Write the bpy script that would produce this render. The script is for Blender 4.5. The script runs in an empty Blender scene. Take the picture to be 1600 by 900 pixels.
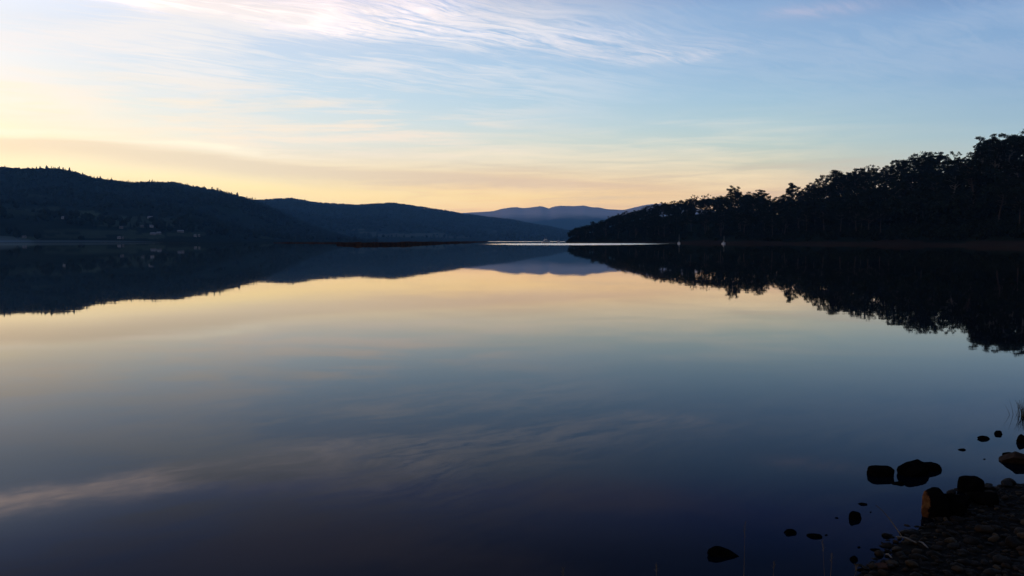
import bpy, bmesh, math, random
import numpy as np
from mathutils import Vector

random.seed(7)
rng = np.random.default_rng(11)
sc = bpy.context.scene
col = sc.collection

# ------------------------------------------------------------------ camera
PITCH = 3.37
CAM_H = 2.0
FPX = 1256.0
cam_d = bpy.data.cameras.new('camera')
cam = bpy.data.objects.new('camera', cam_d)
col.objects.link(cam)
cam.location = (0, 0, CAM_H)
cam.rotation_euler = (math.radians(90 - PITCH), 0, 0)
cam_d.sensor_width = 36
cam_d.lens = FPX / 1600 * 36
cam_d.clip_start = 0.05
cam_d.clip_end = 120000
sc.camera = cam

TH = math.radians(PITCH)
def pdir(px, row):
    u = (px - 800) / FPX
    v = (450 - row) / FPX
    d = np.array([u, math.cos(TH) + math.sin(TH) * v, -math.sin(TH) + math.cos(TH) * v])
    return d / np.linalg.norm(d)
def pae(px, row):
    d = pdir(px, row)
    return math.degrees(math.atan2(d[0], d[1])), math.degrees(math.asin(d[2]))
def ground(px, row, z=0.0):
    d = pdir(px, row)
    t = (z - CAM_H) / d[2]
    return np.array([d[0] * t, d[1] * t, z])
def project(x, y, z):
    z = z - CAM_H
    f = y * math.cos(TH) - z * math.sin(TH)
    v = y * math.sin(TH) + z * math.cos(TH)
    return 800 + FPX * x / f, 450 - FPX * v / f

# ------------------------------------------------------------------ render settings
sc.render.engine = 'CYCLES'
sc.view_settings.view_transform = 'Standard'
sc.view_settings.look = 'None'
sc.view_settings.exposure = 0
sc.view_settings.gamma = 1
try: sc.view_settings.use_curve_mapping = False
except Exception: pass
cy = sc.cycles
cy.use_denoising = True
cy.max_bounces = 5
cy.diffuse_bounces = 1
cy.glossy_bounces = 3
cy.volume_bounces = 0
cy.transparent_max_bounces = 6
cy.caustics_reflective = False
cy.caustics_refractive = False
cy.sample_clamp_indirect = 4

# ------------------------------------------------------------------ node helpers
def lin(c):
    return tuple(((v / 255) / 12.92 if v / 255 <= 0.04045 else ((v / 255 + 0.055) / 1.055) ** 2.4) for v in c)

class NT:
    def __init__(self, tree):
        self.t = tree
        self.n = tree.nodes
        self.l = tree.links
    def put(self, sock, v):
        if v is None: return
        if isinstance(v, bpy.types.NodeSocket): self.l.new(v, sock)
        else:
            if sock.type == 'RGBA' and not isinstance(v, (int, float)) and len(v) == 3: v = (*v, 1)
            sock.default_value = v
    def m(self, op, a, b=None, c=None, clamp=False):
        n = self.n.new('ShaderNodeMath'); n.operation = op; n.use_clamp = clamp
        self.put(n.inputs[0], a); self.put(n.inputs[1], b); self.put(n.inputs[2], c)
        return n.outputs[0]
    def mr(self, v, a, b, c=0.0, d=1.0, smooth=False):
        n = self.n.new('ShaderNodeMapRange'); n.clamp = True
        if smooth: n.interpolation_type = 'SMOOTHSTEP'
        self.put(n.inputs[0], v)
        for i, q in enumerate((a, b, c, d)): self.put(n.inputs[i + 1], q)
        return n.outputs[0]
    def mix(self, f, a, b, mode='MIX'):
        n = self.n.new('ShaderNodeMix'); n.data_type = 'RGBA'; n.blend_type = mode
        n.clamp_factor = True
        self.put(n.inputs[0], f); self.put(n.inputs[6], a); self.put(n.inputs[7], b)
        return n.outputs[2]
    def sep(self, v):
        n = self.n.new('ShaderNodeSeparateXYZ'); self.put(n.inputs[0], v); return n.outputs
    def comb(self, x, y, z):
        n = self.n.new('ShaderNodeCombineXYZ')
        for i, q in enumerate((x, y, z)): self.put(n.inputs[i], q)
        return n.outputs[0]
    def noise(self, vec, scale, detail=4, rough=0.5, dist=0.0, out=0):
        n = self.n.new('ShaderNodeTexNoise')
        self.put(n.inputs['Vector'], vec); n.inputs['Scale'].default_value = scale
        n.inputs['Detail'].default_value = detail; n.inputs['Roughness'].default_value = rough
        n.inputs['Distortion'].default_value = dist
        return n.outputs[out]
    def curve(self, v, lo, hi, pts, scale):
        """piecewise smooth curve: x range lo..hi, values divided by scale"""
        n = self.n.new('ShaderNodeFloatCurve')
        cm = n.mapping; cv = cm.curves[0]
        P = [((x - lo) / (hi - lo), y / scale) for x, y in pts]
        while len(cv.points) < len(P): cv.points.new(0.5, 0.5)
        for p, (x, y) in zip(cv.points, P):
            p.location = (x, y); p.handle_type = 'AUTO'
        cm.extend = 'HORIZONTAL'; cm.update()
        x = self.mr(v, lo, hi)
        self.put(n.inputs['Value'], x)
        return self.m('MULTIPLY', n.outputs[0], scale)
    def ramp(self, f, stops):
        n = self.n.new('ShaderNodeValToRGB'); cr = n.color_ramp
        cr.interpolation = 'LINEAR'
        cr.elements[0].position = stops[0][0]; cr.elements[0].color = (*stops[0][1], 1)
        cr.elements[1].position = stops[-1][0]; cr.elements[1].color = (*stops[-1][1], 1)
        for p, c in stops[1:-1]:
            e = cr.elements.new(p); e.color = (*c, 1)
        self.put(n.inputs[0], f)
        return n.outputs[0]

# ------------------------------------------------------------------ world: dawn sky
SUN_AZ, SUN_EL = -42.0, 1.0
world = bpy.data.worlds.new('World'); sc.world = world
world.use_nodes = True
world.cycles.sampling_method = 'MANUAL'
world.cycles.sample_map_resolution = 512
wt = NT(world.node_tree)
wt.n.clear()
tc = wt.n.new('ShaderNodeTexCoord')
vx, vy, vz = wt.sep(tc.outputs['Generated'])
el = wt.m('MULTIPLY', wt.m('ARCSINE', vz), 57.29578)
az = wt.m('MULTIPLY', wt.m('ARCTAN2', vx, vy), 57.29578)
elp = wt.m('MAXIMUM', el, 0.0)
fac = wt.m('SQRT', wt.m('DIVIDE', elp, 90.0))
def sky_col(px, rows, highs, gain=None):
    """rows: [(row, srgb)], highs: [(elevation, linear)]"""
    st = [(pae(px, r)[1], lin(c)) for r, c in rows] + [(e, c) for e, c in highs]
    st = [(max(e, 0), c) for e, c in st]
    st.sort(key=lambda s: s[0])
    return [(math.sqrt(e / 90), c) for e, c in st]
COLS = [
 (-180, [(0, (.08,.07,.09)), (math.sqrt(6/90), (.15,.125,.165)), (math.sqrt(20/90), (.06,.07,.13)), (math.sqrt(50/90), (.09,.18,.38)), (1, (.08,.16,.36))]),
 (-90, [(0, (.35,.28,.2)), (math.sqrt(6/90), (.4,.36,.32)), (math.sqrt(20/90), (.14,.16,.24)), (math.sqrt(50/90), (.09,.18,.38)), (1, (.08,.16,.36))]),
 (pae(0,375)[0], sky_col(0, [(375,(255,222,160)),(290,(253,232,180)),(255,(251,238,198)),(225,(250,236,200)),(200,(255,244,210)),
      (170,(250,243,222)),(130,(240,240,232)),(80,(234,239,243)),(20,(226,234,244))],
      [(16,(.85,.92,1.1)),(18,(.48,.55,.82)),(20,(.28,.34,.58)),(24,(.16,.22,.42)),(50,(.09,.18,.38)),(90,(.08,.16,.36))])),
 (pae(400,375)[0], sky_col(400, [(375,(255,214,150)),(300,(254,230,172)),(280,(253,235,184)),(250,(238,224,200)),(220,(228,228,220)),(190,(216,227,228)),
      (150,(203,222,234)),(100,(198,217,235)),(40,(200,214,236)),(5,(200,212,236))],
      [(16.4,(.48,.53,.80)),(21,(.24,.26,.44)),(25,(.15,.18,.32)),(50,(.09,.18,.38)),(90,(.08,.16,.36))])),
 (pae(800,375)[0], sky_col(800, [(375,(225,170,130)),(330,(236,190,148)),(308,(246,212,158)),(290,(240,206,162)),(270,(228,206,176)),(245,(216,212,196)),
      (220,(206,214,208)),(190,(190,210,218)),(150,(178,205,224)),(100,(168,198,226)),(50,(158,188,222)),(5,(152,180,216))],
      [(17.5,(.32,.36,.62)),(22.2,(.10,.12,.24)),(26,(.06,.08,.17)),(50,(.09,.18,.38)),(90,(.08,.16,.36))])),
 (pae(1200,375)[0], sky_col(1200, [(375,(200,160,140)),(300,(216,184,156)),(275,(210,194,170)),(250,(194,198,184)),(225,(182,200,198)),(195,(168,196,206)),
      (150,(154,188,212)),(100,(144,178,212)),(50,(140,173,210)),(5,(135,168,208))],
      [(18.1,(.08,.14,.42)),(21.2,(.046,.08,.21)),(26,(.04,.07,.16)),(50,(.09,.18,.38)),(90,(.08,.16,.36))])),
 (pae(1600,375)[0], sky_col(1600, [(375,(170,150,145)),(290,(178,182,176)),(240,(168,188,194)),(205,(156,184,200)),
      (150,(142,175,203)),(100,(132,166,204)),(50,(130,165,204)),(5,(125,160,203))],
      [(16.3,(.07,.13,.36)),(20,(.04,.07,.19)),(26,(.04,.07,.16)),(50,(.09,.18,.38)),(90,(.08,.16,.36))])),
 (90, [(0, (.14,.13,.15)), (math.sqrt(6/90), (.16,.19,.24)), (math.sqrt(20/90), (.06,.10,.20)), (math.sqrt(50/90), (.09,.18,.38)), (1, (.08,.16,.36))]),
 (180, [(0, (.08,.07,.09)), (math.sqrt(6/90), (.15,.125,.165)), (math.sqrt(20/90), (.06,.07,.13)), (math.sqrt(50/90), (.09,.18,.38)), (1, (.08,.16,.36))]),
]
base = wt.ramp(fac, COLS[0][1])
for i in range(1, len(COLS)):
    f = wt.mr(az, COLS[i-1][0], COLS[i][0])
    base = wt.mix(f, base, wt.ramp(fac, COLS[i][1]))

# cloud plane coordinates
zc = wt.m('MAXIMUM', vz, 0.025)
px_ = wt.m('DIVIDE', vx, zc); py_ = wt.m('DIVIDE', vy, zc)
ca, sa = math.cos(math.radians(38)), math.sin(math.radians(38))
al = wt.m('ADD', wt.m('MULTIPLY', px_, ca), wt.m('MULTIPLY', py_, sa))
ac = wt.m('SUBTRACT', wt.m('MULTIPLY', py_, ca), wt.m('MULTIPLY', px_, sa))
plan = wt.comb(px_, py_, 0)
warp = wt.m('MULTIPLY', wt.m('SUBTRACT', wt.noise(plan, 1.6, 3, .5), .5), 0.32)
ac2 = wt.m('ADD', ac, warp)
streak = wt.noise(wt.comb(wt.m('MULTIPLY', al, 1.6), wt.m('MULTIPLY', ac2, 9.0), 0), 1.0, 8, .64, .9)
fine = wt.noise(wt.comb(wt.m('MULTIPLY', al, 6.0), wt.m('MULTIPLY', ac2, 24.0), 3), 1.0, 6, .65, 1.2)
patch = wt.noise(wt.comb(px_, wt.m('MULTIPLY', py_, 1.2), 9), 0.8, 4, .55, .3)
def A(px): return pae(px, 375)[0]
def AE(*pts):  # list of (px,row) -> [(az, el)]
    return [pae(*p) for p in pts]
# main cirrus bank
e0 = wt.curve(az, -60, 60, [(-60, 21)] + sorted((pae(p, r)[0], -pae(p, r)[1]) for p, r in ((-120, 812), (0, 786), (173, 760), (335, 726), (462, 704), (578, 694), (700, 690), (800, 676), (930, 662), (1040, 656), (1120, 662), (1190, 672))) + [(40, 14.5)], 40)
dlt = wt.m('ADD', wt.m('SUBTRACT', el, e0), wt.m('MULTIPLY', wt.m('SUBTRACT', wt.noise(wt.comb(wt.m('MULTIPLY', az, .22), wt.m('MULTIPLY', el, .8), 21), 1.0, 4, .6), .5), 1.6))
wid = wt.curve(az, -60, 60, [(-60, 2), (-33, .8), (-25, 1.0), (-17, 1.3), (-8, 1.7), (0, 1.5), (7, .9), (14, .55), (20, .3), (60, .3)], 10)
g = wt.m('DIVIDE', dlt, wt.m('MULTIPLY', wid, wt.mr(dlt, -.4, .6, .55, wt.mr(az, -24, -12, .7, 1.4))))
gm = wt.m('EXPONENT', wt.m('MULTIPLY', wt.m('MULTIPLY', g, g), -0.8))
fade = wt.mr(az, 20.5, 9.0, 0, 1, True)
tex = wt.m('MAXIMUM', wt.m('MULTIPLY', wt.mr(wt.m('ADD', wt.m('MULTIPLY', streak, .5), wt.m('MULTIPLY', fine, .5)), .38, .60, .35, 1.05), wt.mr(az, -6, -14, 0, wt.mr(el, 13.2, 14.3, .3, .9), True)), wt.mr(wt.m('ADD', wt.m('MULTIPLY', streak, .65), wt.m('MULTIPLY', fine, .35)), .40, .60))
cir = wt.m('MULTIPLY', wt.m('MULTIPLY', gm, fade), tex)
cloud_hi = wt.ramp(wt.mr(az, -33, 20), [(0, (1.6,1.32,1.15)), (.25, (1.05,.93,.86)), (.55, (.78,.78,.84)), (1, (.55,.58,.72))])
cloud_hi = wt.mix(1.0, cloud_hi, wt.mix(wt.m('MULTIPLY', wt.mr(el, 13.3, 15.0), wt.mr(az, -2, -12, .45, 1)), (1, 1, 1), (2.4, 1.9, 1.6)), 'MULTIPLY')
cir = wt.m('MULTIPLY', cir, wt.mr(az, -27, -12, .9, 1))
sky = wt.mix(wt.m('MULTIPLY', cir, .9), base, cloud_hi)
# upper veil left of and above the bank
veil = wt.m('MULTIPLY', wt.mr(wt.m('ADD', wt.m('MULTIPLY', patch, .6), wt.m('MULTIPLY', streak, .4)), .45, .58),
            wt.m('MULTIPLY', wt.mr(el, 6.5, 12, 0, 1, True), wt.mr(az, 14, -10, 0.12, .85, True)))
veil = wt.m('MULTIPLY', veil, wt.mr(el, 24, 15, .25, 1, True))
sky = wt.mix(veil, sky, wt.mix(wt.mr(el, 14, 20), wt.mix(wt.mr(az, -8, -22), (.76,.77,.82), (.86,.84,.84)), (.42,.36,.44)))
# small flake at upper right
fl = wt.m('DIVIDE', wt.m('SUBTRACT', el, 14.75), .45)
fl = wt.m('EXPONENT', wt.m('MULTIPLY', wt.m('MULTIPLY', fl, fl), -1))
fl = wt.m('MULTIPLY', fl, wt.m('MULTIPLY', wt.mr(az, 15.0, 19, 0, 1, True), wt.mr(az, 27, 21, 0, 1, True)))
sky = wt.mix(wt.m('MULTIPLY', wt.m('MULTIPLY', fl, wt.mr(streak, .3, .6)), .55), sky, (.50,.50,.66))
# dim mauve patch high up, seen only mirrored in the water
mv = wt.m('MULTIPLY', wt.mr(patch, .48, .7), wt.m('MULTIPLY', wt.mr(el, 16, 18, 0, 1, True), wt.mr(el, 27, 21, 0, 1, True)))
mv = wt.m('MULTIPLY', mv, wt.m('MULTIPLY', wt.mr(az, -22, -5, .25, 1, True), wt.mr(az, 18, 6, 0, 1, True)))
sky = wt.mix(wt.m('MULTIPLY', mv, .55), sky, (.46,.34,.38))
# low layered streaks (azimuth / elevation space, long and thin)
low = wt.noise(wt.comb(wt.m('MULTIPLY', az, .055), wt.m('ADD', wt.m('MULTIPLY', el, .75), wt.m('MULTIPLY', az, .035)), 5), 1.0, 6, .58, .5)
low2 = wt.noise(wt.comb(wt.m('MULTIPLY', az, .11), wt.m('ADD', wt.m('MULTIPLY', el, 1.6), wt.m('MULTIPLY', az, -.03)), 15), 1.0, 5, .6, .8)
lm = wt.m('MULTIPLY', wt.mr(wt.m('ADD', wt.m('MULTIPLY', low, .6), wt.m('MULTIPLY', low2, .4)), .45, .66),
          wt.m('MULTIPLY', wt.mr(el, 10.0, 6.0, 0, 1, True), wt.mr(az, 27, 12, .1, 1, True)))
lc = wt.ramp(wt.mr(el, 1, 9), [(0, (.88,.60,.32)), (.35, (.93,.74,.47)), (.7, (.84,.76,.62)), (1, (.70,.72,.74))])
sky = wt.mix(wt.m('MULTIPLY', lm, .8), sky, lc)
dk = wt.m('MULTIPLY', wt.mr(wt.m('ADD', wt.m('MULTIPLY', low, .4), wt.m('MULTIPLY', low2, .6)), .50, .36),
          wt.m('MULTIPLY', wt.mr(el, 6.5, 4.0, 0, 1, True), wt.mr(az, -18, -4, 0, 1, True)))
sky = wt.mix(wt.m('MULTIPLY', dk, .45), sky, (.60,.46,.38))
pm = wt.m('MULTIPLY', wt.mr(wt.m('ADD', wt.m('MULTIPLY', patch, .5), wt.m('MULTIPLY', low2, .5)), .46, .60),
          wt.m('MULTIPLY', wt.m('MULTIPLY', wt.mr(el, 5.2, 6.5, 0, 1, True), wt.mr(el, 12, 8, 0, 1, True)), wt.mr(az, 6, -10, 0, 1, True)))
sky = wt.mix(wt.m('MULTIPLY', pm, .75), sky, wt.mix(wt.mr(az, -33, -8), (1.0,.86,.66), (.90,.77,.66)))
# dusky layer low on the left running down to the middle
e1 = wt.curve(az, -60, 60, [(-60, 8)] + sorted(AE((0, 213), (100, 214), (200, 224), (300, 233), (400, 247), (520, 259), (700, 268), (900, 280), (1050, 288))) + [(60, 3.0)], 20)
th = wt.curve(az, -60, 60, [(-60, 1.6), (-32, .95), (-20, 1.25), (-10, 1.1), (0, .8), (10, .45), (60, .3)], 4)
wob = wt.m('MULTIPLY', wt.m('SUBTRACT', low2, .5), .9)
q = wt.m('DIVIDE', wt.m('ADD', wt.m('SUBTRACT', e1, el), wob), th)      # 0 at the top edge, 1 at the bottom edge
bm_ = wt.m('MULTIPLY', wt.mr(q, -.12, .32, 0, 1, True), wt.mr(q, 1.7, .55, 0, 1, True))
bm_ = wt.m('MULTIPLY', bm_, wt.mr(az, 16, -2, 0, 1, True))
bandc = wt.ramp(wt.mr(az, -33, 10), [(0, (.80,.70,.52)), (.35, (.74,.64,.50)), (.75, (.68,.52,.40)), (1, (.66,.48,.38))])
sky = wt.mix(wt.m('MULTIPLY', bm_, .8), sky, bandc)
rim = wt.m('MULTIPLY', wt.m('EXPONENT', wt.m('MULTIPLY', wt.m('MULTIPLY', wt.m('ADD', q, .25), wt.m('ADD', q, .25)), -14)), wt.m('MULTIPLY', wt.mr(az, -8, -20, 0, 1, True), wt.mr(low2, .4, .6)))
sky = wt.mix(wt.m('MULTIPLY', rim, .7), sky, (1.0,.93,.74))
# the valley air (see haze) dims and tints the low sky: give the sky beyond it its own full strength
HAZE_D, HAZE_TOP, HAZE_R, HAZE_C = 5.5e-5, 900.0, 19500.0, (.010,.050,.150)
path = wt.m('MINIMUM', wt.m('DIVIDE', HAZE_TOP, wt.m('MAXIMUM', vz, .001)), HAZE_R)
Tn = wt.m('EXPONENT', wt.m('MULTIPLY', path, -HAZE_D))
hz = wt.mix(Tn, HAZE_C, (0, 0, 0))
sky = wt.mix(1.0, sky, hz, 'SUBTRACT')
sky = wt.mix(1.0, sky, wt.comb(Tn, Tn, Tn), 'DIVIDE')
sky = wt.mix(1.0, sky, (0, 0, 0), 'LIGHTEN')
# physical sky as a low, even component
ns = wt.n.new('ShaderNodeTexSky'); ns.sky_type = 'NISHITA'; ns.sun_disc = False
ns.sun_elevation = math.radians(SUN_EL); ns.sun_rotation = math.radians(SUN_AZ)
ns.dust_density = 1.5
bgA = wt.n.new('ShaderNodeBackground'); wt.l.new(sky, bgA.inputs[0]); bgA.inputs[1].default_value = 1.0
bgB = wt.n.new('ShaderNodeBackground'); wt.l.new(ns.outputs[0], bgB.inputs[0]); bgB.inputs[1].default_value = 0.03
ad = wt.n.new('ShaderNodeAddShader'); wt.l.new(bgA.outputs[0], ad.inputs[0]); wt.l.new(bgB.outputs[0], ad.inputs[1])
wo = wt.n.new('ShaderNodeOutputWorld'); wt.l.new(ad.outputs[0], wo.inputs[0])

# weak glow of the hidden sun
sd = bpy.data.lights.new('sun', 'SUN'); sd.energy = 0.25; sd.angle = math.radians(25); sd.color = (1, .62, .34)
so = bpy.data.objects.new('sun', sd); col.objects.link(so)
_a, _e = math.radians(-62), math.radians(9)
so.rotation_euler = (-Vector((math.sin(_a)*math.cos(_e), math.cos(_a)*math.cos(_e), math.sin(_e)))).to_track_quat('-Z', 'Y').to_euler()

# ------------------------------------------------------------------ object helpers
def tag(o, label=None, cat=None, group=None, kind=None):
    if label: o['label'] = label
    if cat: o['category'] = cat
    if group: o['group'] = group
    if kind: o['kind'] = kind
    return o
def link(name, me, mat=None, parent=None, smooth=False):
    o = bpy.data.objects.new(name, me); col.objects.link(o)
    if mat and not me.materials: me.materials.append(mat)
    if parent: o.parent = parent
    if smooth: me.polygons.foreach_set('use_smooth', [True] * len(me.polygons))
    return o
def empty(name, loc=(0, 0, 0), rz=0):
    o = bpy.data.objects.new(name, None); col.objects.link(o)
    o.location = loc; o.rotation_euler = (0, 0, rz); o.empty_display_size = .2
    return o
def mesh_np(name, V, F):
    """V n x 3, F m x k array of equal faces"""
    V = np.asarray(V, dtype=np.float32); F = np.asarray(F, dtype=np.int32)
    me = bpy.data.meshes.new(name)
    k = F.shape[1]
    me.vertices.add(len(V)); me.vertices.foreach_set('co', V.ravel())
    me.loops.add(F.size); me.loops.foreach_set('vertex_index', F.ravel())
    me.polygons.add(len(F)); me.polygons.foreach_set('loop_start', np.arange(0, F.size, k, dtype=np.int32))
    me.update(calc_edges=True); me.validate()
    return me
def mesh_py(name, V, F):
    me = bpy.data.meshes.new(name); me.from_pydata([tuple(map(float, v)) for v in V], [], [tuple(map(int, f)) for f in F]); me.update()
    return me
_perm = np.random.default_rng(3).random((256, 256))
def vnoise(x, y, s):
    x = np.asarray(x) / s; y = np.asarray(y) / s
    xi = np.floor(x).astype(int); yi = np.floor(y).astype(int)
    fx = x - xi; fy = y - yi; fx = fx*fx*(3-2*fx); fy = fy*fy*(3-2*fy)
    g = lambda a, b: _perm[a & 255, b & 255]
    return (g(xi, yi)*(1-fx)+g(xi+1, yi)*fx)*(1-fy) + (g(xi, yi+1)*(1-fx)+g(xi+1, yi+1)*fx)*fy - .5
def fbm(x, y, s, o=4):
    r = 0; a = 1
    for i in range(o):
        r = r + a*vnoise(np.asarray(x)+i*37.1, np.asarray(y)-i*51.7, s); s = s/2.05; a *= .5
    return r

# ------------------------------------------------------------------ materials
def mat(name, color, rough=.9, var=0.0, scale=1.0, color2=None, spec=.2, bump=0.0):
    m = bpy.data.materials.new(name); m.use_nodes = True
    t = NT(m.node_tree); b = t.n['Principled BSDF']
    b.inputs['Roughness'].default_value = rough
    b.inputs['Specular IOR Level'].default_value = spec
    if color2 is None: color2 = tuple(c*(1-var) for c in color)
    c_ = t.n.new('ShaderNodeTexCoord').outputs['Object']
    nz = t.noise(c_, scale, 5, .6)
    t.put(b.inputs['Base Color'], t.mix(t.mr(nz, .35, .65), color, color2))
    if bump:
        bp = t.n.new('ShaderNodeBump'); bp.inputs['Strength'].default_value = bump
        bp.inputs['Distance'].default_value = .02
        t.put(bp.inputs['Height'], t.noise(c_, scale*3, 6, .65)); t.l.new(bp.outputs[0], b.inputs['Normal'])
    return m
M = {}
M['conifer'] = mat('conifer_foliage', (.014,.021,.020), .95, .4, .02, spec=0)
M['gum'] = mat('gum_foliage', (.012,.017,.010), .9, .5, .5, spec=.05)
M['bark'] = mat('dark_bark', (.05,.04,.035), .9, .4, 2, spec=.05)
M['pale_bark'] = mat('pale_bark', (.13,.115,.105), .8, .5, .6, spec=.1)
M['hill_far'] = mat('far_forest', (.030,.045,.040), .95, .4, .004, spec=0)
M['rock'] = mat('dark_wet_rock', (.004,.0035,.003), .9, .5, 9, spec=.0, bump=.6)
M['stone'] = mat('shore_stone', (.011,.008,.0055), .8, .65, 7, spec=.1, bump=.5)
M['stone_brown'] = mat('brown_stone', (.024,.0145,.0075), .8, .5, 8, spec=.1, bump=.5)
M['stone_pale'] = mat('pale_stone', (.048,.034,.020), .8, .5, 8, spec=.1, bump=.5)
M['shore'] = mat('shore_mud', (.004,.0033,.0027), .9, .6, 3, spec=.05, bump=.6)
M['reed'] = mat('brown_reed', (.075,.042,.025), .9, .5, .3, spec=0)
M['mud'] = mat('mud', (.05,.032,.024), .9, .4, .05, spec=0)
M['straw'] = mat('dry_straw', (.15,.11,.065), .8, .3, 20, spec=.1)
M['grass'] = mat('shore_grass', (.07,.06,.035), .8, .5, 10, spec=.05)
M['white_wall'] = mat('white_weatherboard', (.40,.40,.40), .7, .08, .5)
M['cream_wall'] = mat('cream_render', (.20,.19,.18), .8, .1, .5)
M['roof_pale'] = mat('pale_iron_roof', (.20,.21,.23), .5, .2, .5)
M['roof_dark'] = mat('dark_iron_roof', (.10,.10,.11), .6, .2, .5)
M['glass'] = mat('window_glass', (.02,.025,.03), .12, 0, 1, spec=.6)
M['hull'] = mat('white_hull_paint', (.66,.66,.66), .4, .05, 1, spec=.4)
M['hull_blue'] = mat('dark_hull_stripe', (.03,.05,.10), .4, .1, 1, spec=.4)
M['mast'] = mat('mast_metal', (.22,.22,.22), .4, .1, 1, spec=.5)
M['deck'] = mat('boat_deck', (.45,.42,.36), .7, .2, 2)

# ------------------------------------------------------------------ water
wm = bpy.data.materials.new('calm_river_water'); wm.use_nodes = True
t = NT(wm.node_tree); t.n.clear()
geo = t.n.new('ShaderNodeNewGeometry')
X, Y, Z = t.sep(geo.outputs['Position'])
R_ = t.m('SQRT', t.m('ADD', t.m('MULTIPLY', X, X), t.m('MULTIPLY', Y, Y)))
AZ_ = t.m('MULTIPLY', t.m('ARCTAN2', X, Y), 57.29578)
def rowr(row): return 2512.0 / (row - 375.9)
def wind(pts_near, pts_far, a0, a1, soft=1.0):
    """patch of wind-ruffled water between two distances that change with direction"""
    lg = t.m('LOGARITHM', R_, 2.718282)
    wv = t.m('MULTIPLY', t.m('SUBTRACT', t.noise(t.comb(t.m('MULTIPLY', AZ_, .5), t.m('MULTIPLY', lg, 3), 0), 1, 4, .6), .5), .22)
    lg = t.m('ADD', lg, wv)
    near = t.curve(AZ_, -45, 45, [(a, math.log(r)) for a, r in pts_near], 10)
    far = t.curve(AZ_, -45, 45, [(a, math.log(r)) for a, r in pts_far], 10)
    m1 = t.mr(t.m('SUBTRACT', lg, near), 0, .10*soft, 0, 1, True)
    m2 = t.mr(t.m('SUBTRACT', far, lg), 0, .14*soft, 0, 1, True)
    e_ = t.m('MULTIPLY', t.mr(AZ_, a0[0], a0[1], 0, 1, True), t.mr(AZ_, a1[1], a1[0], 0, 1, True))
    return t.m('MULTIPLY', t.m('MULTIPLY', m1, m2), e_)
w1 = wind([(A(700), rowr(381.8)), (A(900), rowr(383.2)), (A(1000), rowr(382.2)), (A(1100), rowr(380.4))],
          [(A(700), rowr(380.6)), (A(900), rowr(379.6)), (A(1000), rowr(379.6)), (A(1100), rowr(379.6))], (A(728), A(830)), (A(960), A(1085)))
w2 = wind([(A(600), 1350), (A(1000), 1350)], [(A(600), 2300), (A(1000), 2300)], (A(745), A(775)), (A(868), A(905)))
w3 = wind([(A(0), rowr(379.3)), (A(315), rowr(379.3))], [(A(0), rowr(378.75)), (A(315), rowr(378.75))], (A(60), A(190)), (A(312), A(318)))
w4 = wind([(A(1150), rowr(379.6)), (A(1500), rowr(380))], [(A(1150), rowr(379)), (A(1500), rowr(379))], (A(1140), A(1180)), (A(1240), A(1300)))
ruff = t.m('MAXIMUM', t.m('MAXIMUM', w1, t.m('MULTIPLY', w2, .6)), t.m('MAXIMUM', t.m('MULTIPLY', w3, .25), t.m('MULTIPLY', w4, .12)))
pos = t.comb(X, Y, 0)
n1 = t.noise(t.comb(t.m('MULTIPLY', X, .35), Y, 0), .9, 3, .5, .3)
n2 = t.noise(t.comb(t.m('MULTIPLY', X, .5), Y, 4), .12, 2, .5)
h = t.m('ADD', t.m('MULTIPLY', n1, .0009), t.m('MULTIPLY', n2, .0020))
bp = t.n.new('ShaderNodeBump'); bp.inputs['Strength'].default_value = 1.0; bp.inputs['Distance'].default_value = 1.0
t.put(bp.inputs['Height'], h)
gl = t.n.new('ShaderNodeBsdfGlossy'); gl.distribution = 'GGX'
t.put(gl.inputs['Roughness'], t.m('ADD', t.mr(R_, 5, 500, .018, .008), t.m('MULTIPLY', ruff, .27)))
t.l.new(bp.outputs[0], gl.inputs['Normal'])
fr = t.n.new('ShaderNodeFresnel'); fr.inputs['IOR'].default_value = 1.333
ff = t.m('MULTIPLY', fr.outputs[0], t.mr(fr.outputs[0], .2, .6, .41, 1.10))
t.put(gl.inputs['Color'], t.mix(t.mr(fr.outputs[0], .2, .65), (.80, .93, 1.12), (1.04, .97, .90)))
df = t.n.new('ShaderNodeBsdfDiffuse'); df.inputs['Color'].default_value = (.0008, .002, .004, 1)
mx = t.n.new('ShaderNodeMixShader'); t.put(mx.inputs[0], ff); t.l.new(df.outputs[0], mx.inputs[1]); t.l.new(gl.outputs[0], mx.inputs[2])
mo = t.n.new('ShaderNodeOutputMaterial'); t.l.new(mx.outputs[0], mo.inputs[0])
S = 18500
me = mesh_py('water', [(-S, -S, 0), (S, -S, 0), (S, S, 0), (-S, S, 0)], [(0, 1, 2, 3)])
tag(link('water', me, wm), kind='structure')

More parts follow.
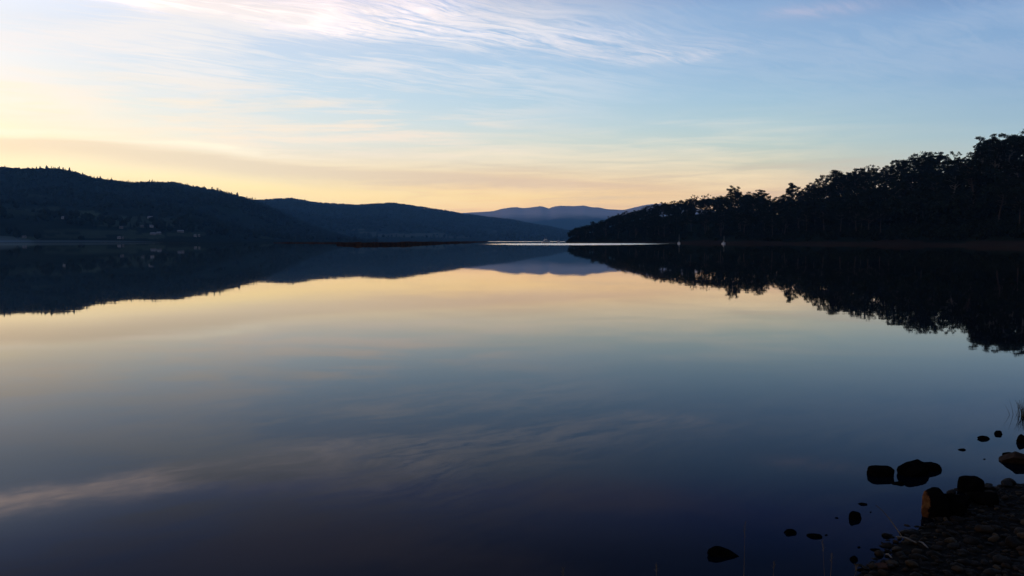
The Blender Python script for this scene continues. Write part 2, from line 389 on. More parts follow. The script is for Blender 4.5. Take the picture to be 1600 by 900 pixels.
# ------------------------------------------------------------------ hills
def interp(pts):
    xs = [p[0] for p in pts]; ys = [p[1] for p in pts]
    return lambda x: np.interp(x, xs, ys)
def outline(pts):   # (px,row) -> az -> tan(elevation)
    ae = sorted(pae(*p) for p in pts)
    return interp([(a, math.tan(math.radians(e))) for a, e in ae])
class Hill:
    def __init__(s, out, rs, rr, back, th, namp=.05, nsc=300, shape=.5):
        s.out, s.rs, s.rr, s.back, s.th, s.namp, s.nsc, s.shape = out, rs, rr, back, th, namp, nsc, shape
    def z(s, a, r):
        rs, rr = s.rs(a), s.rr(a)
        top = np.maximum(CAM_H + rr*s.out(a) - s.th(a), .3)
        u = (r-rs)/(rr-rs)
        uc = np.clip(u, 0, 1)
        f = s.shape*uc + (1-s.shape)*(uc*uc*(3-2*uc))
        ub = np.clip((r-rr)/s.back, 0, 1)
        f = np.where(u > 1, 1-.75*ub*ub*(3-2*ub), f)
        x, y = r*np.sin(np.radians(a)), r*np.cos(np.radians(a))
        n = fbm(x, y, s.nsc)*s.namp*top*4*uc*(1-uc)
        zz = top*f + n + .25
        lim = CAM_H + r*s.out(a) - s.th(a)*.9
        zz = np.where(u < 1, np.minimum(zz, np.maximum(lim, .3)), zz)
        return np.where(u <= 0, -1.0 + np.maximum(u*rr*.0, 0), np.maximum(zz, .3))
    def mesh(s, name, a0, a1, na, nr, matl):
        av = np.linspace(a0, a1, na); us = np.linspace(-.03, 1, nr); ub = np.linspace(0, 1, 8)[1:]
        V = []
        for a in av:
            rs, rr = float(s.rs(a)), float(s.rr(a))
            r = np.concatenate([rs+us*(rr-rs), rr+ub*s.back])
            z = s.z(np.full_like(r, a), r); z[0] = -1
            V.append(np.stack([r*math.sin(math.radians(a)), r*math.cos(math.radians(a)), z], 1))
        n2_ = len(V[0]); V = np.concatenate(V)
        i, j = np.meshgrid(np.arange(na-1), np.arange(n2_-1), indexing='ij')
        b = (i*n2_+j).ravel()
        F = np.stack([b, b+n2_, b+n2_+1, b+1], 1)[:, ::-1]
        # end caps closed down to the water by a low rim
        return link(name, mesh_np(name, V, F), matl, smooth=True)
P2 = lambda pts: interp(sorted((A(p), v) for p, v in pts))

OUT_A = outline([(-900, 330), (-600, 300), (-300, 268), (-100, 258), (0, 261), (40, 263), (80, 262), (110, 266), (150, 278), (200, 284), (250, 284), (270, 283), (300, 290), (340, 296), (370, 304), (400, 313), (430, 325), (470, 343), (520, 361), (560, 373), (600, 375)])
OUT_B = outline([(150, 330), (300, 318), (400, 312), (440, 310), (455, 309), (490, 315), (520, 318), (560, 320), (590, 318), (615, 317), (650, 322), (690, 328), (725, 334), (760, 338.5), (800, 343), (830, 349), (860, 354), (885, 359), (910, 365), (940, 373)])
OUT_C = outline([(500, 345), (600, 340), (700, 334), (725, 332.5), (755, 331), (770, 330), (785, 326), (800, 324), (810, 323.5), (815, 325.5), (830, 324), (845, 322), (850, 323), (857, 326), (864, 323), (875, 321.5), (900, 322), (912, 321), (925, 324), (935, 324), (950, 327), (975, 328), (1000, 322), (1015, 319), (1040, 318), (1080, 325), (1150, 333), (1300, 340), (1500, 350)])
OUT_E = outline([(884, 374), (888, 362), (900, 355), (915, 352), (925, 349), (940, 344), (960, 335), (990, 329), (1010, 322), (1025, 319), (1045, 314), (1065, 312), (1078, 308), (1090, 309), (1115, 305), (1135, 300), (1148, 294), (1158, 298), (1185, 297), (1195, 298), (1202, 309), (1215, 307), (1232, 306), (1247, 303), (1258, 292), (1275, 280), (1300, 268), (1320, 267), (1345, 263), (1365, 262), (1390, 253), (1410, 246), (1440, 239), (1460, 238), (1470, 244), (1490, 241), (1500, 250), (1515, 241), (1530, 218), (1550, 211), (1575, 208), (1600, 204), (1700, 190), (1900, 175), (2400, 190), (3200, 230)])

hillA = Hill(OUT_A, P2([(-900, 1200), (0, 1400), (300, 1500), (430, 1900), (600, 2700)]), P2([(-900, 3600), (0, 4200), (430, 3900), (600, 4000)]), 1400, lambda a: 15+0*a, .35, 600, .7)
hillB = Hill(OUT_B, P2([(150, 3200), (400, 3300), (600, 3700), (800, 4600), (940, 5600)]), P2([(150, 6000), (400, 6400), (700, 7400), (940, 8000)]), 2000, lambda a: 15+0*a, .3, 900, .5)
hillC = Hill(OUT_C, interp([(-60, 9500), (60, 9500)]), interp([(-60, 15000), (60, 15000)]), 2500, lambda a: 0*a, .25, 2600, .75)
def rsE_pts(): return [(880, 1000), (900, 930), (1000, 760), (1100, 640), (1240, 520), (1400, 420), (1600, 340), (2000, 270), (3200, 200)]
hillE = Hill(OUT_E, P2(rsE_pts()), P2([(880, 1090), (900, 1080), (1000, 980), (1100, 900), (1240, 800), (1400, 700), (1600, 610), (2000, 520), (3200, 430)]), 300,
             lambda a: np.interp(a, [A(885), A(960), A(1100), A(1250), A(1500), A(1600)], [10, 14, 19, 21, 24, 26]), .12, 90, .75)

# fields and clearings on the left hill (pixel ellipses turned into ground areas through the terrain)
FIELDS = [(133, 334, 20, 6, 1), (55, 306, 16, 3, .35), (30, 330, 45, 6, .45), (85, 328, 12, 4, .5), (190, 341, 42, 4, .75), (205, 350, 50, 5, .7), (170, 363, 45, 4, .7),
          (100, 361, 30, 3, .55), (225, 369, 35, 4, .9), (260, 344, 12, 4, .5), (262, 352, 18, 4, .6), (290, 366, 30, 3, .6), (305, 357, 14, 3, .4), (410, 338, 12, 1.5, .4), (390, 333, 12, 1.2, .4), (445, 371, 40, 3, .45), (20, 372, 40, 3, .7), (120, 370, 50, 2.5, .6)]
FIELDS_B = [(560, 359, 12, 1.5, .8), (575, 364, 14, 1.5, .8), (500, 366, 40, 3, .6), (600, 368, 30, 2, .8), (650, 367, 50, 3, .9), (790, 362, 20, 2, .6), (700, 370, 30, 2, .6)]
def field_at(x, y, z, fields):
    p, r = project(x, y, z)
    v = np.zeros_like(p)
    wx = 6*fbm(p, r*3, 14, 3); wr = 2*fbm(p+99, r*3, 14, 3)
    for cx, cyy, rx, ry, s in fields:
        d = ((p+wx-cx)/rx)**4 + ((r+wr-cyy)/ry)**4
        v = np.maximum(v, np.where(d < 1, s, 0))
    return v
def hill_mat(name, forest, field, haze_c=None):
    m = bpy.data.materials.new(name); m.use_nodes = True
    q_ = NT(m.node_tree); b = q_.n['Principled BSDF']; b.inputs['Roughness'].default_value = 1; b.inputs['Specular IOR Level'].default_value = 0
    at = q_.n.new('ShaderNodeAttribute'); at.attribute_name = 'field'
    g_ = q_.n.new('ShaderNodeNewGeometry').outputs['Position']
    nz = q_.noise(g_, .02, 5, .6)
    fc = q_.mix(q_.mr(nz, .3, .7), field, tuple(c*.6 for c in field))
    q_.put(b.inputs['Base Color'], q_.mix(at.outputs['Fac'], q_.mix(q_.mr(nz, .3, .7), forest, tuple(c*.5 for c in forest)), fc))
    return m
def bake_field(o, fields):
    n = len(o.data.vertices); co = np.empty(n*3, dtype=np.float32); o.data.vertices.foreach_get('co', co); co = co.reshape(-1, 3)
    v = field_at(co[:, 0], co[:, 1], co[:, 2], fields)
    at = o.data.attributes.new('field', 'FLOAT', 'POINT'); at.data.foreach_set('value', v.astype(np.float32))
oA = hillA.mesh('hill_terrain', -60, A(600), 420, 130, hill_mat('wooded_farm_hill', (.014,.021,.020), (.045,.062,.045)))
bake_field(oA, FIELDS); tag(oA, kind='structure')
oB = hillB.mesh('hill_terrain', A(150), A(940), 260, 90, hill_mat('wooded_far_hill', (.016,.023,.022), (.07,.085,.07)))
bake_field(oB, FIELDS_B); tag(oB, kind='structure')
mm = bpy.data.materials.new('haze_painted_mountain'); mm.use_nodes = True
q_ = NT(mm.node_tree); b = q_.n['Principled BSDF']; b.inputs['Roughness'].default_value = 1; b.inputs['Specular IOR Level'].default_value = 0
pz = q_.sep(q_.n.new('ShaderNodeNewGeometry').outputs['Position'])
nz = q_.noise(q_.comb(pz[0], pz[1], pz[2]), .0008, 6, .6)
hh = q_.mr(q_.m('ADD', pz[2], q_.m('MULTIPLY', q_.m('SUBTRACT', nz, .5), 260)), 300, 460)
q_.put(b.inputs['Base Color'], q_.mix(hh, (.03,.045,.05), (.58,.46,.42)))  # dark foot under paler top: low valley haze painted into the colour by height
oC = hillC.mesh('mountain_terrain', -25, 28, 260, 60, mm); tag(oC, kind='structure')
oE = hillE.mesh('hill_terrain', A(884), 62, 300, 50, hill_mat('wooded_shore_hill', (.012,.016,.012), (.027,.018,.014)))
n = len(oE.data.vertices); co = np.empty(n*3, dtype=np.float32); oE.data.vertices.foreach_get('co', co); co = co.reshape(-1, 3)
aa = np.degrees(np.arctan2(co[:, 0], co[:, 1])); rr_ = np.hypot(co[:, 0], co[:, 1]); dd = rr_-hillE.rs(aa)
at = oE.data.attributes.new('field', 'FLOAT', 'POINT'); at.data.foreach_set('value', ((dd < 12+16*fbm(co[:, 0], co[:, 1], 40))*.8).astype(np.float32)); tag(oE, kind='structure')

# ------------------------------------------------------------------ far woods (nobody could count them)
def cone_t(n=5):
    V = []; F = []
    for k, (z0, z1, r) in enumerate([(0, .62, .30), (.38, 1.0, .20)]):
        b0 = len(V)
        for i in range(n):
            an = 2*math.pi*(i+.3*k)/n; V.append((r*math.cos(an), r*math.sin(an), z0))
        V.append((0, 0, z1))
        for i in range(n): F.append((b0+i, b0+(i+1) % n, b0+n))
    return np.array(V), np.array(F)
def blob_t(seed):
    bm = bmesh.new(); bmesh.ops.create_icosphere(bm, subdivisions=1, radius=1)
    r_ = random.Random(seed)
    V = np.array([[v.co.x*.42*r_.uniform(.7, 1.25), v.co.y*.42*r_.uniform(.7, 1.25), .55+v.co.z*.45*r_.uniform(.75, 1.15)] for v in bm.verts])
    F = np.array([[v.index for v in f.verts] for f in bm.faces]); bm.free()
    return V, F
def scatter(name, spots, temps, matl, label):
    Vs = []; Fs = []; off = 0
    k = np.array([s[4] for s in spots])
    SP = np.array([s[:4] for s in spots], dtype=float)
    for ti, (tv, tf) in enumerate(temps):
        sp = SP[k == ti]
        if not len(sp): continue
        an = rng.random(len(sp))*6.28; w = sp[:, 3]*rng.uniform(.7, 1.25, len(sp))
        c, s = np.cos(an), np.sin(an)
        x = (tv[None, :, 0]*c[:, None]-tv[None, :, 1]*s[:, None])*w[:, None]+sp[:, 0, None]
        y = (tv[None, :, 0]*s[:, None]+tv[None, :, 1]*c[:, None])*w[:, None]+sp[:, 1, None]
        z = tv[None, :, 2]*sp[:, 3, None]+sp[:, 2, None]
        Vs.append(np.stack([x, y, z], 2).reshape(-1, 3))
        Fs.append((tf[None]+(np.arange(len(sp))*len(tv))[:, None, None]+off).reshape(-1, 3)); off += len(sp)*len(tv)
    o = link(name, mesh_np(name, np.concatenate(Vs), np.concatenate(Fs)), matl)
    return tag(o, label, 'woodland', kind='stuff')
TEMPS = [cone_t(), cone_t(6), blob_t(1), blob_t(2), blob_t(3)]
def wood(hill, a0, a1, n, hm, fields, name, label, umax=1.12):
    a = rng.uniform(a0, a1, n*2); u = np.sqrt(rng.uniform(.0003, umax**2, n*2)); u[:n//5] = rng.uniform(.95, 1.03, n//5)
    r = hill.rs(a)+u*(hill.rr(a)-hill.rs(a))
    z = hill.z(a, r); x = r*np.sin(np.radians(a)); y = r*np.cos(np.radians(a))
    fv = field_at(x, y, z, fields)
    keep = (rng.random(n*2) > fv*1.05) & (z > .2)
    dens = fbm(x, y, 160, 3)
    keep &= ~((dens < -.28) & (u < .5))
    idx = np.nonzero(keep)[0][:n]
    H = hm*rng.uniform(.55, 1.25, len(idx))
    lim = CAM_H + r[idx]*hill.out(a[idx]) - 3 - z[idx]
    H = np.clip(np.minimum(H, lim+rng.uniform(-7, 7, len(idx))*(1.4 if umax > 1.1 else 1.8)), 3, 99)
    kk = rng.choice(5, len(idx), p=[.2, .15, .25, .2, .2])
    scatter(name, [(x[i], y[i], z[i]-.5, H[j], kk[j]) for j, i in enumerate(idx)], TEMPS, M['conifer'], label)
wood(hillA, -50, A(590), 30000, 15, FIELDS, 'woodland', 'dense dark wood covering the nearer hill on the left shore')
wood(hillB, A(300), A(940), 14000, 20, FIELDS_B, 'woodland', 'blue hazy wood covering the farther ridge behind the left hill', 1.06)

# individual pines standing up on the skyline of the left hill
def pine_proto(seed, slim):
    r_ = random.Random(seed); V = []; F = []
    tiers = 9
    for k in range(tiers):
        z0 = .12+.80*k/tiers; z1 = z0+.20; R = slim*(1-k/tiers)**.8*r_.uniform(.8, 1.15)+.015; n_ = 8; b0 = len(V)
        for i in range(n_):
            an = 2*math.pi*(i+r_.random()*.5)/n_; q = R*r_.uniform(.65, 1.2)
            V.append((q*math.cos(an), q*math.sin(an), z0+r_.uniform(-.03, .02)))
        V.append((r_.uniform(-.01, .01), r_.uniform(-.01, .01), min(z1, 1.0)))
        for i in range(n_): F.append((b0+i, b0+(i+1) % n_, b0+n_))
    crown = mesh_np('crown', V, F); crown.materials.append(M['conifer'])
    return crown, tube_mesh('trunk', [((0, 0, 0), .022), ((0, 0, .5), .014), ((0, 0, .95), .004)], 6, M['bark'])
def tube_np(path, n_=6):
    V = []; F = []
    P = [np.array(p, float) for p, _ in path]
    for i, (p, r) in enumerate(path):
        d = P[min(i+1, len(P)-1)]-P[max(i-1, 0)]; d = d/(np.linalg.norm(d)+1e-9)
        a_ = np.cross(d, [0, 1, .1] if abs(d[1]) < .9 else [1, 0, 0]); a_ /= np.linalg.norm(a_); b_ = np.cross(d, a_)
        for k in range(n_):
            an = 2*math.pi*k/n_; V.append(P[i]+r*(math.cos(an)*a_+math.sin(an)*b_))
    for i in range(len(path)-1):
        for k in range(n_):
            F.append((i*n_+k, i*n_+(k+1) % n_, (i+1)*n_+(k+1) % n_, (i+1)*n_+k))
    return V, F
def tubes_mesh(name, paths, n_, matl):
    V = []; F = []
    for p in paths:
        v, f = tube_np(p, n_); o = len(V); V += v; F += [tuple(i+o for i in q) for q in f]
    me = mesh_np(name, V, F); me.materials.append(matl)
    return me
def tube_mesh(name, path, n_, matl): return tubes_mesh(name, [path], n_, matl)
pines = [pine_proto(i, s) for i, s in enumerate([.17, .12, .20, .09])]
def place_parts(name, parts, loc, rz, scale):
    root = empty(name, loc, rz); root.scale = (scale[0], scale[0], scale[1])
    for nm, me in parts:
        link(nm, me, parent=root)
    return root
pxs = np.sort(np.concatenate([rng.uniform(2, 418, 190), rng.uniform(330, 372, 14), rng.uniform(225, 290, 10)]))
for px in pxs:
    a = A(px); r = float(hillA.rr(a))*rng.uniform(.985, 1.0); z = float(hillA.z(np.array(a), np.array(r)))
    top = CAM_H + r*float(hillA.out(a))
    H = max(9, top-z+rng.choice([rng.uniform(-4, 4), rng.uniform(-2, 6), rng.uniform(0, 8), rng.uniform(5, 15)])); w = H*rng.uniform(1.0, 1.9)
    k = 3 if 330 < px < 372 and rng.random() < .7 else rng.integers(0, 3)
    o = place_parts('pine_tree', [('crown', pines[k][0]), ('trunk', pines[k][1])], (r*math.sin(math.radians(a)), r*math.cos(math.radians(a)), z-.5), rng.random()*6, (w, H))
    if k == 3: tag(o, 'narrow dark tree in the spiky row on the right shoulder of the left hill', 'tree', 'spiky trees on the right shoulder of the left hill')
    else: tag(o, 'tiny dark tree breaking the skyline of the left hill', 'tree', 'trees along the skyline of the left hill')
# skyline trees of the farther ridge stay in the woodland mass

# ------------------------------------------------------------------ gum trees of the right shore
def leaves(centers, radii, n_per, size, r_, squash=.55):
    C_ = []
    for c, R in zip(centers, radii):
        d = r_.normal(size=(n_per, 3)); d /= np.linalg.norm(d, axis=1)[:, None]
        rad = R*r_.uniform(.25, 1, (n_per, 1))**.6*(1+.25*np.sin(d[:, :1]*5+d[:, 1:2]*7))
        p = d*rad; p[:, 2] *= squash
        C_.append(p+np.array(c))
    C_ = np.concatenate(C_); n_ = len(C_)
    a_ = r_.normal(size=(n_, 3)); a_ /= np.linalg.norm(a_, axis=1)[:, None]
    b_ = np.cross(a_, r_.normal(size=(n_, 3))); b_ /= np.linalg.norm(b_, axis=1)[:, None]
    s = size*r_.uniform(.5, 1.3, (n_, 1)); a_ = a_*s; b_ = b_*s*.6
    V = np.stack([C_-a_, C_-b_*.8, C_+a_, C_+b_], 1).reshape(-1, 3)
    F = np.arange(n_*4).reshape(-1, 4)
    return V, F
def gum_proto(seed, style='spread', pale=False):
    r_ = np.random.default_rng(seed)
    paths = []; tc_ = []; tr = []
    lean = r_.uniform(-.05, .05, 2)
    def tp(h): return np.array([lean[0]*h*1.4+.02*math.sin(h*7+seed), lean[1]*h, h])
    htop = {'spread': .80, 'cone': .9, 'sparse': .84, 'slim': .85}[style]
    paths.append([(tp(h), .020*(1-h)+.005) for h in np.linspace(0, htop, 8)])
    nl = {'spread': 13, 'cone': 16, 'sparse': 10, 'slim': 10}[style]
    lo = {'spread': .48, 'cone': .25, 'sparse': .45, 'slim': .6}[style]
    for i in range(nl):
        h = lo+(htop-lo)*(i+r_.random()*.6)/nl
        an = i*2.4+r_.uniform(-.5, .5)
        if style == 'cone': reach = .26*(1-((h-lo)/(1-lo))**1.1)+.02; up = .03
        elif style == 'slim': reach = r_.uniform(.05, .14); up = r_.uniform(.06, .13)
        else: reach = r_.uniform(.12, .27)*(1.15-.4*(h-lo)/(htop-lo)); up = r_.uniform(.05, .16)
        p0 = tp(h); e_ = p0+np.array([math.cos(an)*reach, math.sin(an)*reach, up]); mid = (p0+e_)/2+np.array([0, 0, -.012])+r_.normal(size=3)*.012
        paths.append([(p0, .008), (mid, .006), (e_, .0035)])
        R = {'spread': r_.uniform(.055, .10), 'cone': r_.uniform(.075, .11)*(1.25-.8*h), 'sparse': r_.uniform(.03, .055), 'slim': r_.uniform(.045, .08)}[style]
        tc_.append(e_); tr.append(R)
        for k in range(2 if style != 'sparse' else 2):
            o_ = r_.normal(size=3)*np.array([.06, .06, .03]); f_ = e_+o_
            paths.append([(mid, .004), (f_, .002)]); tc_.append(f_); tr.append(R*r_.uniform(.5, .85))
    if style == 'cone':
        for h in np.linspace(.22, .92, 11):
            tc_.append(tp(h)); tr.append(.15*(1.05-h)+.015)
    tc_.append(tp(htop)+np.array([0, 0, .05])); tr.append(.07 if style != 'sparse' else .04)
    if style == 'cone': tc_.append(tp(.97)); tr.append(.03)
    npl = {'spread': 75, 'cone': 130, 'sparse': 36, 'slim': 70}[style]
    V, F = leaves(tc_, tr, npl, .016, r_, .6 if style != 'cone' else .8)
    V[:, 2] *= 1/max(V[:, 2].max(), .5)
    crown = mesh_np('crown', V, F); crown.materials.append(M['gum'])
    trunk = tubes_mesh('trunk', paths, 5, M['pale_bark'] if pale else M['bark'])
    return crown, trunk
GUM = {'spread': [gum_proto(i+20, 'spread') for i in range(6)], 'spread_pale': [gum_proto(i+40, 'spread', True) for i in range(3)],
       'slim': [gum_proto(i+60, 'slim', True) for i in range(3)], 'sparse': [gum_proto(i+80, 'sparse') for i in range(3)], 'cone': [gum_proto(100, 'cone')]}
ntree = 0
def gum(px, r, H, style, label, group=None, w=None, dz=0, sink=.6):
    global ntree
    a = A(px); z = float(hillE.z(np.array(a), np.array(float(r))))-sink+dz
    pr = GUM[style][int(rng.integers(0, len(GUM[style])))]
    w = w or H*rng.uniform(.85, 1.2)
    o = place_parts('gum_tree', [('crown', pr[0]), ('trunk', pr[1])], (r*math.sin(math.radians(a)), r*math.cos(math.radians(a)), z), rng.random()*6.28, (w, H))
    ntree += 1
    return tag(o, label, 'tree', group)
def top_h(px, r, row):   # height of a tree at distance r whose top reaches the photograph's row
    a, e = pae(px, row); z = float(hillE.z(np.array(a), np.array(float(r))))
    return CAM_H + r*math.tan(math.radians(e)) - z
special = [
 (925, 345.5, .97, 'slim', 'thin lone tree poking up near the tip of the right headland', 16, 'slim'),
 (1085, 304, .98, 'sparse', 'open-crowned gum left of the rounded treetops on the lower ridge', 19, None),
 (1101, 303, .99, 'sparse', 'see-through gum with thin branches on the lower right ridge', 20, None),
 (1148, 289, .98, 'spread', 'round-headed gum standing highest left of the gap in the ridge', 22, None),
 (1188, 295, .97, 'spread', 'broad gum at the left edge of the notch in the right ridge', 24, None),
 (1237, 285, .96, 'cone', 'cone-shaped dark tree standing alone on the skyline right of the notch', 24, None),
 (1262, 288, .97, 'spread', 'gum just right of the cone-shaped tree', 20, None),
 (1303, 264, .98, 'spread', 'big leaning gum at the start of the higher right ridge', 24, None),
 (1348, 259, .99, 'sparse', 'bare-branched gum showing sky through its crown halfway up the right ridge', 22, None),
 (1363, 257, .99, 'sparse', 'thin gum with flat feathery top right of the bare-branched one', 22, None),
 (1440, 236, .98, 'spread', 'wide gum crown at the top of the long slope before the gap', 24, None),
 (1463, 234, .98, 'slim', 'narrow upright gum beside the gap in the high right ridge', 22, None),
 (1487, 235, .98, 'sparse', 'open round gum with sky showing through beside the narrow upright one', 24, None),
 (1519, 235, .97, 'sparse', 'thin-trunked gum with pale stem at the foot of the tallest group', 25, None),
 (1540, 212, .95, 'spread', 'leftmost large gum of the tallest group at the right edge', 30, None),
 (1582, 204, .94, 'spread', 'tallest gum with a broad crown near the right edge', 32, None),
]
for px, row, u, st, lb, Hd, _ in special:
    a = A(px); r = float(hillE.rs(a)+u*(hillE.rr(a)-hillE.rs(a))); H = top_h(px, r, row)
    gum(px, r, H+.6, st if st in GUM else 'spread', lb, w=H*(1.0 if st != 'cone' else 1.1))
# the ridge line
px = 890.0
while px < 1640:
    a = A(px); r = float(hillE.rr(a))*rng.uniform(.97, 1.0)
    p0, row0 = px, None
    tr_ = float(hillE.out(a)); H = CAM_H + r*tr_ - float(hillE.z(np.array(a), np.array(r)))
    H = H*rng.uniform(.80, 1.06)+.6
    gum(px, r, max(H, 6), 'spread', 'dark gum tree in the unbroken tree line along the right ridge', 'gums along the right ridge', w=max(H, 6)*rng.uniform(.9, 1.25))
    px += rng.uniform(.25, .45)*max(H, 6)*FPX/r
nridge = ntree
# slope and shore
cand = []
for i in range(20000):
    px = rng.uniform(900, 1660); a = A(px); u = rng.uniform(.12, .93)
    r = float(hillE.rs(a)+u*(hillE.rr(a)-hillE.rs(a))); cand.append((px, u, r))
    if len(cand) >= 900: break
used = 0; front = 0
taken = []
def free(x, y, d): return all((x-p)**2+(y-q)**2 > d*d for p, q in taken)
for px, u, r in cand:
    if ntree >= 292: break
    a = A(px); x, y = r*math.sin(math.radians(a)), r*math.cos(math.radians(a))
    if not free(x, y, 11): continue
    taken.append((x, y))
    zmax = CAM_H + r*float(hillE.out(a)) - float(hillE.z(np.array(a), np.array(r)))
    H = min(rng.uniform(14, 24) if px < 1480 else rng.uniform(20, 29), zmax*.93)
    if H < 5: continue
    if px > 1480 and u > .35: gum(px, r, H, 'slim', 'tall gum with a faint pale trunk under the highest part of the right ridge', 'pale-trunked gums on the right slope')
    elif u < .3: gum(px, r, min(H, 17), 'spread', 'dark gum low on the slope above the brown bank on the right', 'gums low above the right bank')
    else: gum(px, r, H, 'spread', 'dark gum tree in the middle of the forested right slope', 'gums on the right slope')
# the rest of the forest and its understorey as one mass
def mass(name, n_, spec, label, npl=26, size=.055):
    r_ = np.random.default_rng(5); Vs = []; Fs = []; off = 0
    for i in range(n_):
        px, u, H, wd = spec(r_)
        a = A(px); r = float(hillE.rs(a)+u*(hillE.rr(a)-hillE.rs(a))); z = float(hillE.z(np.array(a), np.array(r)))
        lim = CAM_H + r*float(hillE.out(a)) - z
        H = min(H, lim*.9)
        if H < .8: continue
        cs = [(r_.uniform(-.3, .3)*wd, r_.uniform(-.3, .3)*wd, H*r_.uniform(.35, .9)) for k in range(6)]
        V, F = leaves(cs, [wd*r_.uniform(.25, .42) for k in cs], npl, size*wd*2, r_, .7)
        V += np.array([r*math.sin(math.radians(a)), r*math.cos(math.radians(a)), z]); V[:, 2] = np.maximum(V[:, 2], z-.3)
        Vs.append(V); Fs.append(F+off); off += len(V)
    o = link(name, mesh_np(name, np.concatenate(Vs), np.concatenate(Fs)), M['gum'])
    tag(o, label, name, kind='stuff')
mass('forest', 900, lambda q: (q.uniform(890, 1800), q.uniform(.1, 1.05)**.8, q.uniform(10, 20), q.uniform(6, 10)), 'black mass of further gum forest filling the right slope')
mass('understorey', 700, lambda q: (q.uniform(890, 1800), q.uniform(.045, .35), q.uniform(1.5, 5), q.uniform(3, 6)), 'low dark scrub along the foot of the right slope')

# ------------------------------------------------------------------ reed flats in the river
def strip(pts, halfw, h0):
    """pts: (px, r) centreline"""
    V = []; n_ = 80
    ps = np.interp(np.linspace(0, 1, n_), np.linspace(0, 1, len(pts)), [p[0] for p in pts]); rs_ = np.interp(ps, [p[0] for p in pts], [p[1] for p in pts])
    for i, (p, r) in enumerate(zip(ps, rs_)):
        tpr = min(1, 6*i/n_, 6*(n_-1-i)/n_); w = halfw*(.15+.85*tpr)*(1+.5*vnoise(p, 0, 13))*(r/500)
        a = math.radians(A(p)); s_, c_ = math.sin(a), math.cos(a)
        for q in (-1, -.5, 0, .5, 1):
            rr2 = r+q*w; V.append((rr2*s_, rr2*c_, (1-q*q)*h0-.05))
    F = [(i*5+j, i*5+j+1, (i+1)*5+j+1, (i+1)*5+j) for i in range(n_-1) for j in range(4)]
    return V, F, ps, rs_
SP1 = [(528, 385), (560, 385), (620, 400), (660, 520), (700, 690), (735, 950), (762, 1500)]
SP2 = [(428, 760), (470, 700), (530, 640), (560, 640)]
for pts, hw, nm, rh in ((SP1, 26, 'long brown reed bed on the low spit in the middle of the river', 1.15), (SP2, 18, 'thin dark reed strip left of the long brown reed bed', .65)):
    V, F, ps, rs_ = strip(pts, hw, .25)
    tag(link('mud_flat', mesh_py('mud_flat', V, F), M['mud'], smooth=True), kind='structure')
    nb = 9000; i = rng.uniform(0, 1, nb)
    p = np.interp(i, np.linspace(0, 1, len(ps)), ps); r = np.interp(i, np.linspace(0, 1, len(ps)), rs_)
    tpr = np.clip(np.minimum(i*6, (1-i)*6), .1, 1)
    r = r+rng.uniform(-.85, .85, nb)*hw*tpr*r/500; a = np.radians([A(q) for q in p])
    C_ = np.stack([r*np.sin(a), r*np.cos(a), np.zeros(nb)], 1)
    H = rh*rng.uniform(.6, 1.2, nb)*(.6+.4*tpr)*(1+.5*vnoise(p*1., r*.1, 9)); an = rng.uniform(0, 6.28, nb); w = rng.uniform(.3, .9, nb)
    dx = np.stack([np.cos(an)*w, np.sin(an)*w, 0*w], 1); up = np.stack([rng.normal(0, .15, nb), rng.normal(0, .15, nb), H], 1)
    V = np.stack([C_-dx, C_+dx, C_+dx*.5+up, C_-dx*.6+up*.9], 1).reshape(-1, 3)
    tag(link('reed_bed', mesh_np('reed_bed', V, np.arange(nb*4).reshape(-1, 4)), M['reed']), nm, 'reeds', kind='stuff')

# ------------------------------------------------------------------ houses on the left shore
def box(V, F, x0, x1, y0, y1, z0, z1):
    b0 = len(V); V += [(x, y, z) for z in (z0, z1) for (x, y) in ((x0, y0), (x1, y0), (x1, y1), (x0, y1))]
    F += [tuple(b0+i for i in f) for f in ((3, 2, 1, 0), (4, 5, 6, 7), (0, 1, 5, 4), (1, 2, 6, 5), (2, 3, 7, 6), (3, 0, 4, 7))]
def boxes(name, bs, m_, parent):
    V = []; F = []
    for b_ in bs: box(V, F, *b_)
    return link(name, mesh_py(name, V, F), m_, parent)
def house(px, row, label, L=14, D=8, wall='white_wall', roof='roof_pale', hill=hillA, fields=None, rz=0, hw=3.2):
    # find the ground point on the terrain seen at this pixel
    d = pdir(px, row); a = math.degrees(math.atan2(d[0], d[1])); te = d[2]/math.hypot(d[0], d[1])
    rs, rr = float(hill.rs(a)), float(hill.rr(a)); best = rs+15
    for r in np.linspace(rs+10, rr, 600):
        if float(hill.z(np.array(a), np.array(r)))-CAM_H >= r*te: best = r; break
    r = best; z = float(hill.z(np.array(a), np.array(r)))
    L *= HS; D *= HS; hw = 2.6
    root = empty('farm_house', (r*math.sin(math.radians(a)), r*math.cos(math.radians(a)), z), -math.radians(a)+rz)
    tag(root, label, 'house', 'houses on the left shore')
    wl = boxes('wall', [(-L/2, L/2, -D/2, D/2, -2.0, hw)], M[wall], root)
    e = .6
    V = [(-L/2-e, -D/2-e, hw), (L/2+e, -D/2-e, hw), (L/2+e, D/2+e, hw), (-L/2-e, D/2+e, hw), (-L/2+D*.2, 0, hw+D*.36), (L/2-D*.2, 0, hw+D*.36)]
    rf = link('roof', mesh_py('roof', V, [(0, 1, 5, 4), (1, 2, 5), (2, 3, 4, 5), (3, 0, 4), (3, 2, 1, 0)]), M[roof], root)
    boxes('chimney', [(L*.22, L*.22+.9, -.4, .5, hw, hw+D*.36+1)], M['roof_dark'], rf)
    for k in (-.33, .05, .33):
        w_ = boxes('window', [(L*k-.8, L*k+.8, -D/2-.06, -D/2+.05, 1.0, 2.3)], M['glass'], root)
    boxes('door', [(-L*.16, -L*.16+1, -D/2-.07, -D/2+.05, 0, 2.1)], M['roof_dark'], root)
